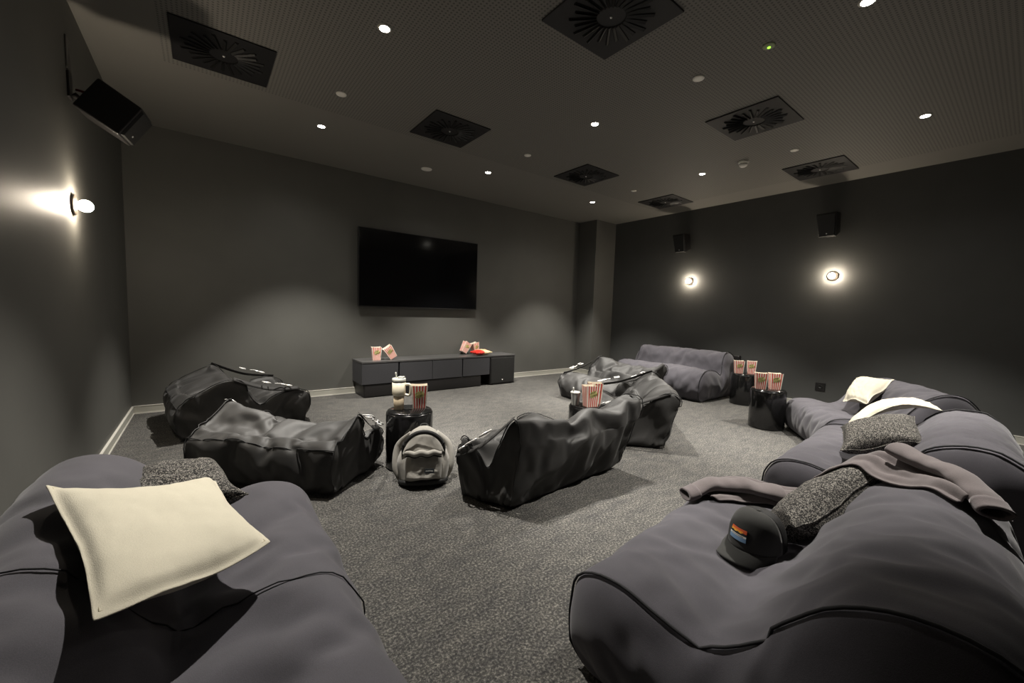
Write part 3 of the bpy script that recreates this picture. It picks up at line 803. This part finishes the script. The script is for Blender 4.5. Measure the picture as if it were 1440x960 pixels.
# ------------------------------------------------------------------ backpack
def backpack():
    t = thing('backpack', 'grey canvas backpack on the carpet, leaning on the drum table', 'backpack', (1.185,2.50,0), (R(-12),0,R(-26)))
    t.scale = (.92,.92,.92)
    HT, n, m = .42, 30, 34
    def hw(v): return .5*(.335 + .055*math.sin(PI*min(1, v*1.25))) * (1 if v < .38 else (1-.52*((v-.38)/.62)**1.35)*min(1, math.sqrt(max(0, (1.012-v)*9))))
    def body(sc_th, inset, seed, z0=0, zh=HT, hwf=hw, front=-1):
        vs, fs = [], []
        for s in (0, 1):
            for j in range(m+1):
                v = j/m
                for i in range(n+1):
                    u = 2*i/n-1
                    th = sc_th*(1-.45*v)*(1-abs(u)**3.2)**.5*min(1, (1-v)*6)**.5*min(1, v*9+.35)**.5
                    w = .010*fbm(V((u*2.2, v*3.4, seed)))*(1-abs(u)**4) + .008*math.sin(9*v+3*u)*(1-u*u)*(.6-abs(v-.55))
                    y = (-th*.72+w) if s == 0 else th*.4
                    vs.append(V((u*hwf(v), y + inset, z0+zh*v)))
        K = (n+1)*(m+1)
        for q in (0, 1):
            for j in range(m):
                for i in range(n): a = q*K+j*(n+1)+i; fs.append((a, a+1, a+n+2, a+n+1))
        rim = [(i,0) for i in range(n)]+[(n,j) for j in range(m)]+[(i,m) for i in range(n,0,-1)]+[(0,j) for j in range(m,0,-1)]
        for (a, b), (c, d) in zip(rim, rim[1:]+rim[:1]): fs.append((b*(n+1)+a, d*(n+1)+c, K+d*(n+1)+c, K+b*(n+1)+a))
        return pyd(vs, fs), vs
    me, vs = body(.17, 0, 1.3)
    o = link('main_compartment', me, M['pack'], t); o.modifiers.new('s', 'SUBSURF').render_levels = 1
    # front pocket
    def hp(v): return .128 + .006*math.sin(PI*v)
    me, pv = body(.085, -.098, 4.1, .045, .185, hp)
    o = link('front_pocket', me, M['pack'], t); o.modifiers.new('s', 'SUBSURF').render_levels = 1
    # rolled flap over the pocket zip
    fl = [V((-.130+.26*i/20, -.135-.012*math.sin(PI*i/20), .232+.006*math.sin(i*.9))) for i in range(21)]
    link('pocket_flap', tube(fl, [.012+.010*math.sin(PI*(.1+.8*i/20)) for i in range(21)], 12), M['pack'], t)
    link('pocket_zip', tube([p+V((0,-.004,-.022)) for p in fl], .006, 8), M['pack_dark'], t)
    # dark arch zips
    for (k, w, nm) in ((.93, .011, 'arch_zip'), ):
        P = []
        for i in range(41):
            a = PI*i/40; x = -math.cos(a)*.158; z = .215 + math.sin(a)*.165
            P.append(V((x, -.062-.045*math.sin(a)**.5+.03*(abs(x)/.158)**3 - (.012 if z < .3 else 0), z)))
        link(nm, ribbon(P, .032, (0,0,1), .004, 60), M['pack_dark'], t)
    link('patch', box((-.002,-.0035,-.016),(.066,.0,.016)), M['teal'], t, smooth=False, loc=(.012,-.1755,.112), rot=(R(-3),0,0))
    pt = [c for c in t.children if c.name.startswith('patch')][0]
    tm = text_mesh('EASTPAK', .013); tm.transform(Matrix.Translation((.032,-.0045,0)) @ Matrix.Rotation(R(90), 4, 'X'))
    link('lettering', tm, M['logo'], pt, smooth=False)
    link('base_panel', tube(spline([(-.165,-.02,.022),(-.12,-.085,.020),(0,-.115,.020),(.12,-.085,.020),(.165,-.02,.022)], 30), .020, 10), M['pack_dark'], t)
    for s in (-1, 1):
        link('shoulder_strap', ribbon([(s*.09,.05,.36),(s*.19,.06,.27),(s*.205,.03,.12),(s*.165,.03,.03)], .05, (1,.3,0), .008, 24), M['pack'], t)
    link('grab_handle', tube(spline([(-.035,.04,.395),(-.02,.05,.425),(.02,.05,.425),(.035,.04,.395)], 16), .007, 8), M['pack_dark'], t)
backpack()

# ------------------------------------------------------------------ cap
def cap():
    t = thing('baseball_cap', 'black baseball cap with a sunset patch on the near right lounger', 'cap', (1.63,.575,.366), (R(-5), R(-1), R(74)))
    # local: brim points +y ; crown radius a (x), b (y), height h
    a, b, h = .090, .104, .125; n, m = 60, 18
    def cp(th, ph):
        r = math.cos(ph)**.62 if ph < PI/2-1e-6 else 0.
        fy = 1.
        x = a*r*math.cos(th); y = b*r*math.sin(th); z = h*math.sin(ph)**.85
        if math.sin(th) > 0: z *= 1+.06*math.sin(th)          # taller front panel
        gr = abs(math.sin(3*th))**.25                            # panel seams
        k = 1-.014*(1-gr)*math.cos(ph)
        dip = .012*max(0, -math.sin(th))**2*math.cos(ph)
        return V((x*k, y*k, z-dip))
    vs = [cp(2*PI*i/n, PI/2*j/m) for j in range(m) for i in range(n)] + [V((0,0,h))]
    fr, bk = [], []
    for j in range(m-1):
        for i in range(n):
            f = (j*n+i, j*n+(i+1) % n, (j+1)*n+(i+1) % n, (j+1)*n+i)
            th = 2*PI*(i+.5)/n
            (fr if (R(-8) < th < R(188)) else bk).append(f) if not (math.sin(th) < -.86 and j < 5) else None
    for i in range(n): ((fr if R(-8) < 2*PI*(i+.5)/n < R(188) else bk).append(((m-1)*n+i, (m-1)*n+(i+1) % n, m*n)))
    def sub(fs, mt, nm):
        me = bpy.data.meshes.new('m'); me.from_pydata([tuple(v) for v in vs], [], fs); me.update()
        bm = bmesh.new(); bm.from_mesh(me); bmesh.ops.delete(bm, geom=[v for v in bm.verts if not v.link_faces], context='VERTS'); bmesh.ops.recalc_face_normals(bm, faces=bm.faces); bm.to_mesh(me); bm.free()
        o = link(nm, me, mt, t); s = o.modifiers.new('thick', 'SOLIDIFY'); s.thickness = .003; s.offset = -1; return o
    sub(fr, M['cap'], 'front_crown'); sub(bk, M['cap_mesh'], 'mesh_back')
    # brim
    vs2, fs2 = [], []; N1, N2 = 32, 10
    for j in range(N2+1):
        q = j/N2
        for i in range(N1+1):
            th = R(8+164*i/N1); c, s = math.cos(th), math.sin(th)
            out = .068*s**.55
            x = a*c*(1+.06*q); y = b*s + out*q
            vs2.append(V((x, y, .004 - .050*(x/a)**2*q*.55 - .012*q)))
    for j in range(N2):
        for i in range(N1): k = j*(N1+1)+i; fs2.append((k, k+1, k+N1+2, k+N1+1))
    o = link('brim', pyd(vs2, fs2), M['cap'], t); s = o.modifiers.new('thick', 'SOLIDIFY'); s.thickness = .004; s.offset = 0
    link('top_button', lathe([(.008,0),(.007,.003),(.0005,.005)], 16), M['cap'], t, loc=(0,0,h))
    # patch on the front panel : sunset over mountains
    W_, H_ = .070, .037
    def sp(u, v, e):                       # u,v metres on the patch
        th = PI/2 - u/(b*.98); ph = .42 + v/.105
        p = cp(th, ph); nn = V((p.x/a**2, p.y/b**2, p.z/h**2*.8)).normalized(); return p + nn*e
    def pp(poly, e, mt, nm, par):
        bm = bm_new(); 
        g = [bm.verts.new(sp(x, y, e)) for x, y in poly]; bm.faces.new(g)
        return link(nm, bm_me(bm), mt, par, smooth=False)
    def grid(x0, x1, y0, y1, e, mt, nm, par, k=10):
        vs, fs = [], []
        for j in range(k+1):
            for i in range(k+1): vs.append(sp(x0+(x1-x0)*i/k, y0(i/k)+(y1(i/k)-y0(i/k))*j/k, e))
        for j in range(k):
            for i in range(k): q = j*(k+1)+i; fs.append((q, q+1, q+k+2, q+k+1))
        return link(nm, pyd(vs, fs), mt, par, smooth=False)
    cst = lambda c: (lambda s: c)
    pb = grid(-W_/2-.003, W_/2+.003, cst(-H_/2-.003), cst(H_/2+.003), .0030, M['teal'], 'patch', t)
    grid(-W_/2, W_/2, cst(.006), cst(H_/2), .0042, M['p_red'], 'patch_sky', pb)
    grid(-W_/2+.014, W_/2, cst(.004), cst(.012), .0048, M['p_org'], 'patch_sky_band', pb)
    grid(-W_/2+.022, W_/2-.004, cst(.002), cst(.0075), .0054, M['p_yel'], 'patch_sun', pb)
    grid(-W_/2, W_/2, cst(-.001), lambda s: .002+.006*abs(math.sin(s*9.5))*(1-.3*s), .0060, M['teal'], 'patch_mountains', pb)
    grid(-W_/2, W_/2, cst(-.0065), cst(-.001), .0060, M['p_white'], 'patch_band', pb)
    grid(-W_/2, W_/2, cst(-H_/2), cst(-.0065), .0060, M['p_blue'], 'patch_water', pb)
    grid(-W_/2+.010, W_/2-.008, cst(-.0045), cst(-.0030), .0068, M['teal'], 'patch_lettering', pb)
cap()

# ------------------------------------------------------------------ hoodie draped over the tweed cushion
def hoodie():
    t = thing('hoodie', 'mauve-grey hoodie draped over a tweed cushion across the lounger', 'hoodie')
    from mathutils.bvhtree import BVHTree
    bpy.context.view_layer.update()
    trees = []
    for q in (LOUNGERS[0][1], LOUNGERS[1][1], COVERS[2]):
        mw = q.matrix_world; trees.append(BVHTree.FromPolygons([mw @ v.co for v in q.data.vertices], [p.vertices[:] for p in q.data.polygons]))
    def ground(x, y):
        z = 0
        for tr in trees:
            h = tr.ray_cast(V((x, y, 2)), V((0,0,-1)))
            if h[0] is not None: z = max(z, h[0].z)
        return z
    def lay(path, halfs, nl, nw, folds, name, ph, lift=.006, slack=.0003, it=260):
        """a cloth strip laid over what lies beneath: an elastic sheet resting on obstacles, with folds along its length"""
        P = spline([(a, b, 0) for a, b in path], nl); Hs = spline([(h, 0, 0) for h in halfs], nl)
        X = [[None]*(nw+1) for _ in range(nl)]; G = [[0]*(nw+1) for _ in range(nl)]
        for i, p in enumerate(P):
            T = (P[min(i+1,nl-1)]-P[max(i-1,0)]).normalized(); S = V((T.y,-T.x,0)); s_ = i/(nl-1)
            for k in range(nw+1):
                u = 2*k/nw-1
                q = p + S*(u*Hs[i].x*(1+.10*noise.noise(V((s_*5,u,ph))))) + T*(.02*noise.noise(V((u*3,s_*2,ph+4))))
                X[i][k] = q; G[i][k] = max(.30, ground(q.x, q.y)) + lift
        Z = [[g+.03 for g in r] for r in G]
        for _ in range(it):
            N2 = [r[:] for r in Z]
            for i in range(nl):
                for k in range(nw+1):
                    a = Z[max(i-1,0)][k]; b = Z[min(i+1,nl-1)][k]; c = Z[i][max(k-1,0)]; d = Z[i][min(k+1,nw)]
                    N2[i][k] = max(G[i][k], .25*(a+b+c+d)-slack)
            Z = N2
        vs, fs = [], []
        for i in range(nl):
            s_ = i/(nl-1)
            for k in range(nw+1):
                u = 2*k/nw-1; f = 0
                for (c, wd, am, dr) in folds:                     # ridges running along the cloth
                    x = (u-(c+dr*(s_-.5)+.10*math.sin(s_*5+c*7)))/wd; f += am*math.exp(-x*x)*(.6+.4*math.sin(s_*6+c*9))
                f += .004*fbm(V((s_*9,u*3,ph)))
                vs.append(V((X[i][k].x, X[i][k].y, Z[i][k]+max(0, f))))
        for i in range(nl-1):
            for k in range(nw): a = i*(nw+1)+k; fs.append((a, a+1, a+nw+2, a+nw+1))
        o = link(name, pyd(vs, fs), M['hoodie'], t)
        if sum(p.normal.z for p in o.data.polygons) < 0: o.data.flip_normals()
        q = o.modifiers.new('thick', 'SOLIDIFY'); q.thickness = .007; q.offset = 1
        o.modifiers.new('s', 'SUBSURF').render_levels = 1
        return o, Z, X
    path = [(1.83,.90),(2.02,.83),(2.17,.71),(2.22,.55),(2.19,.40),(2.12,.25),(2.03,.13),(1.96,.055)]
    body, Z, X = lay(path, [.10,.16,.165,.14,.115,.115,.12,.075], 90, 36, [(-.75,.16,.020,.3),(-.25,.13,.026,-.35),(.3,.15,.024,.3),(.75,.12,.020,-.2)], 'body', .4)
    trees.append(BVHTree.FromPolygons([v.co for v in body.data.vertices], [p.vertices[:] for p in body.data.polygons]))
    def sleeve(path, r0, r1, name, ph, hgt=.55, lift=.012):
        nl, nk = 44, 18; P = spline([(a, b, 0) for a, b in path], nl); vs, fs = [], []
        zs = []
        for p in P:
            zs.append(max(.33, ground(p.x, p.y)))
        for _ in range(30): zs = [max(zs[i], .5*(zs[max(i-1,0)]+zs[min(i+1,nl-1)])) for i in range(nl)]
        for i, p in enumerate(P):
            T = (P[min(i+1,nl-1)]-P[max(i-1,0)]).normalized(); S = V((T.y,-T.x,0)); s_ = i/(nl-1)
            r = (r0+(r1-r0)*s_)*(1+.10*noise.noise(V((s_*7,ph,0))))
            for k in range(nk):
                a = 2*PI*k/nk; w = 1+.10*noise.noise(V((math.cos(a)*1.5, s_*9, math.sin(a)*1.5+ph)))
                vs.append(V((p.x, p.y, zs[i]+lift+r*hgt)) + S*(r*math.cos(a)*w) + V((0,0,r*hgt*math.sin(a)*w)))
        for i in range(nl-1):
            for k in range(nk): a = i*nk+k; b = i*nk+(k+1) % nk; fs.append((a, b, b+nk, a+nk))
        o = link(name, pyd(vs, fs), M['hoodie'], t); q = o.modifiers.new('thick', 'SOLIDIFY'); q.thickness = .006; q.offset = -1
        o.modifiers.new('s', 'SUBSURF').render_levels = 1
        cv, cf = [], []
        for i in range(6):                                       # ribbed cuff at the end of the sleeve
            c = V((0,0,0)); ring = vs[(nl-6+i)*nk:(nl-5+i)*nk]
            c = sum(ring, V())/nk
            for v in ring: cv.append(c+(v-c)*(1.09-.012*i))
        for i in range(5):
            for k in range(nk): a = i*nk+k; b = i*nk+(k+1) % nk; cf.append((a, b, b+nk, a+nk))
        c = link('cuff', pyd(cv, cf), M['hoodie_rib'], t); q = c.modifiers.new('thick', 'SOLIDIFY'); q.thickness = .008; q.offset = -1
    sleeve([(2.10,.66),(1.98,.78),(1.86,.87),(1.75,.93)], .062, .044, 'sleeve', 1.)
    sleeve([(2.17,.30),(2.07,.16),(1.97,.07),(1.90,.03)], .055, .042, 'sleeve', 5., .5, .02)
    v = V((X[46][8].x, X[46][8].y, Z[46][8]+.035)); link('drawcord_tip', tube([v, v+V((-.014,.012,.002))], .004, 8), M['p_white'], t)
M['hoodie_rib'] = weave('mauve_grey_rib', (.130,.110,.112), 300, .5, .95, .3, .001, .15, .2)
hoodie()

# ------------------------------------------------------------------ camera and ambient
def cam():
    yaw, pitch, roll, f = .6557, -.0751, .0304, 565.72
    cy, sy = math.cos(yaw), math.sin(yaw)
    fwd = V((sy*math.cos(pitch), cy*math.cos(pitch), math.sin(pitch))); right = V((cy,-sy,0)); up = right.cross(fwd)
    r = right*math.cos(roll)+up*math.sin(roll); u = -right*math.sin(roll)+up*math.cos(roll)
    m = Matrix((r, u, -fwd)).transposed().to_4x4(); m.translation = (0,0,1.2)
    cd = bpy.data.cameras.new('camera'); cd.sensor_width = 36; cd.lens = 36*f/1440; cd.clip_start = .01
    o = bpy.data.objects.new('camera', cd); C.objects.link(o); o.matrix_world = m; SC.camera = o
cam()
w = bpy.data.worlds.new('world'); SC.world = w; w.use_nodes = True
w.node_tree.nodes['Background'].inputs[0].default_value = (.02,.02,.02,1)
SC.view_settings.view_transform = 'Standard'; SC.view_settings.look = 'None'; SC.view_settings.exposure = 0.
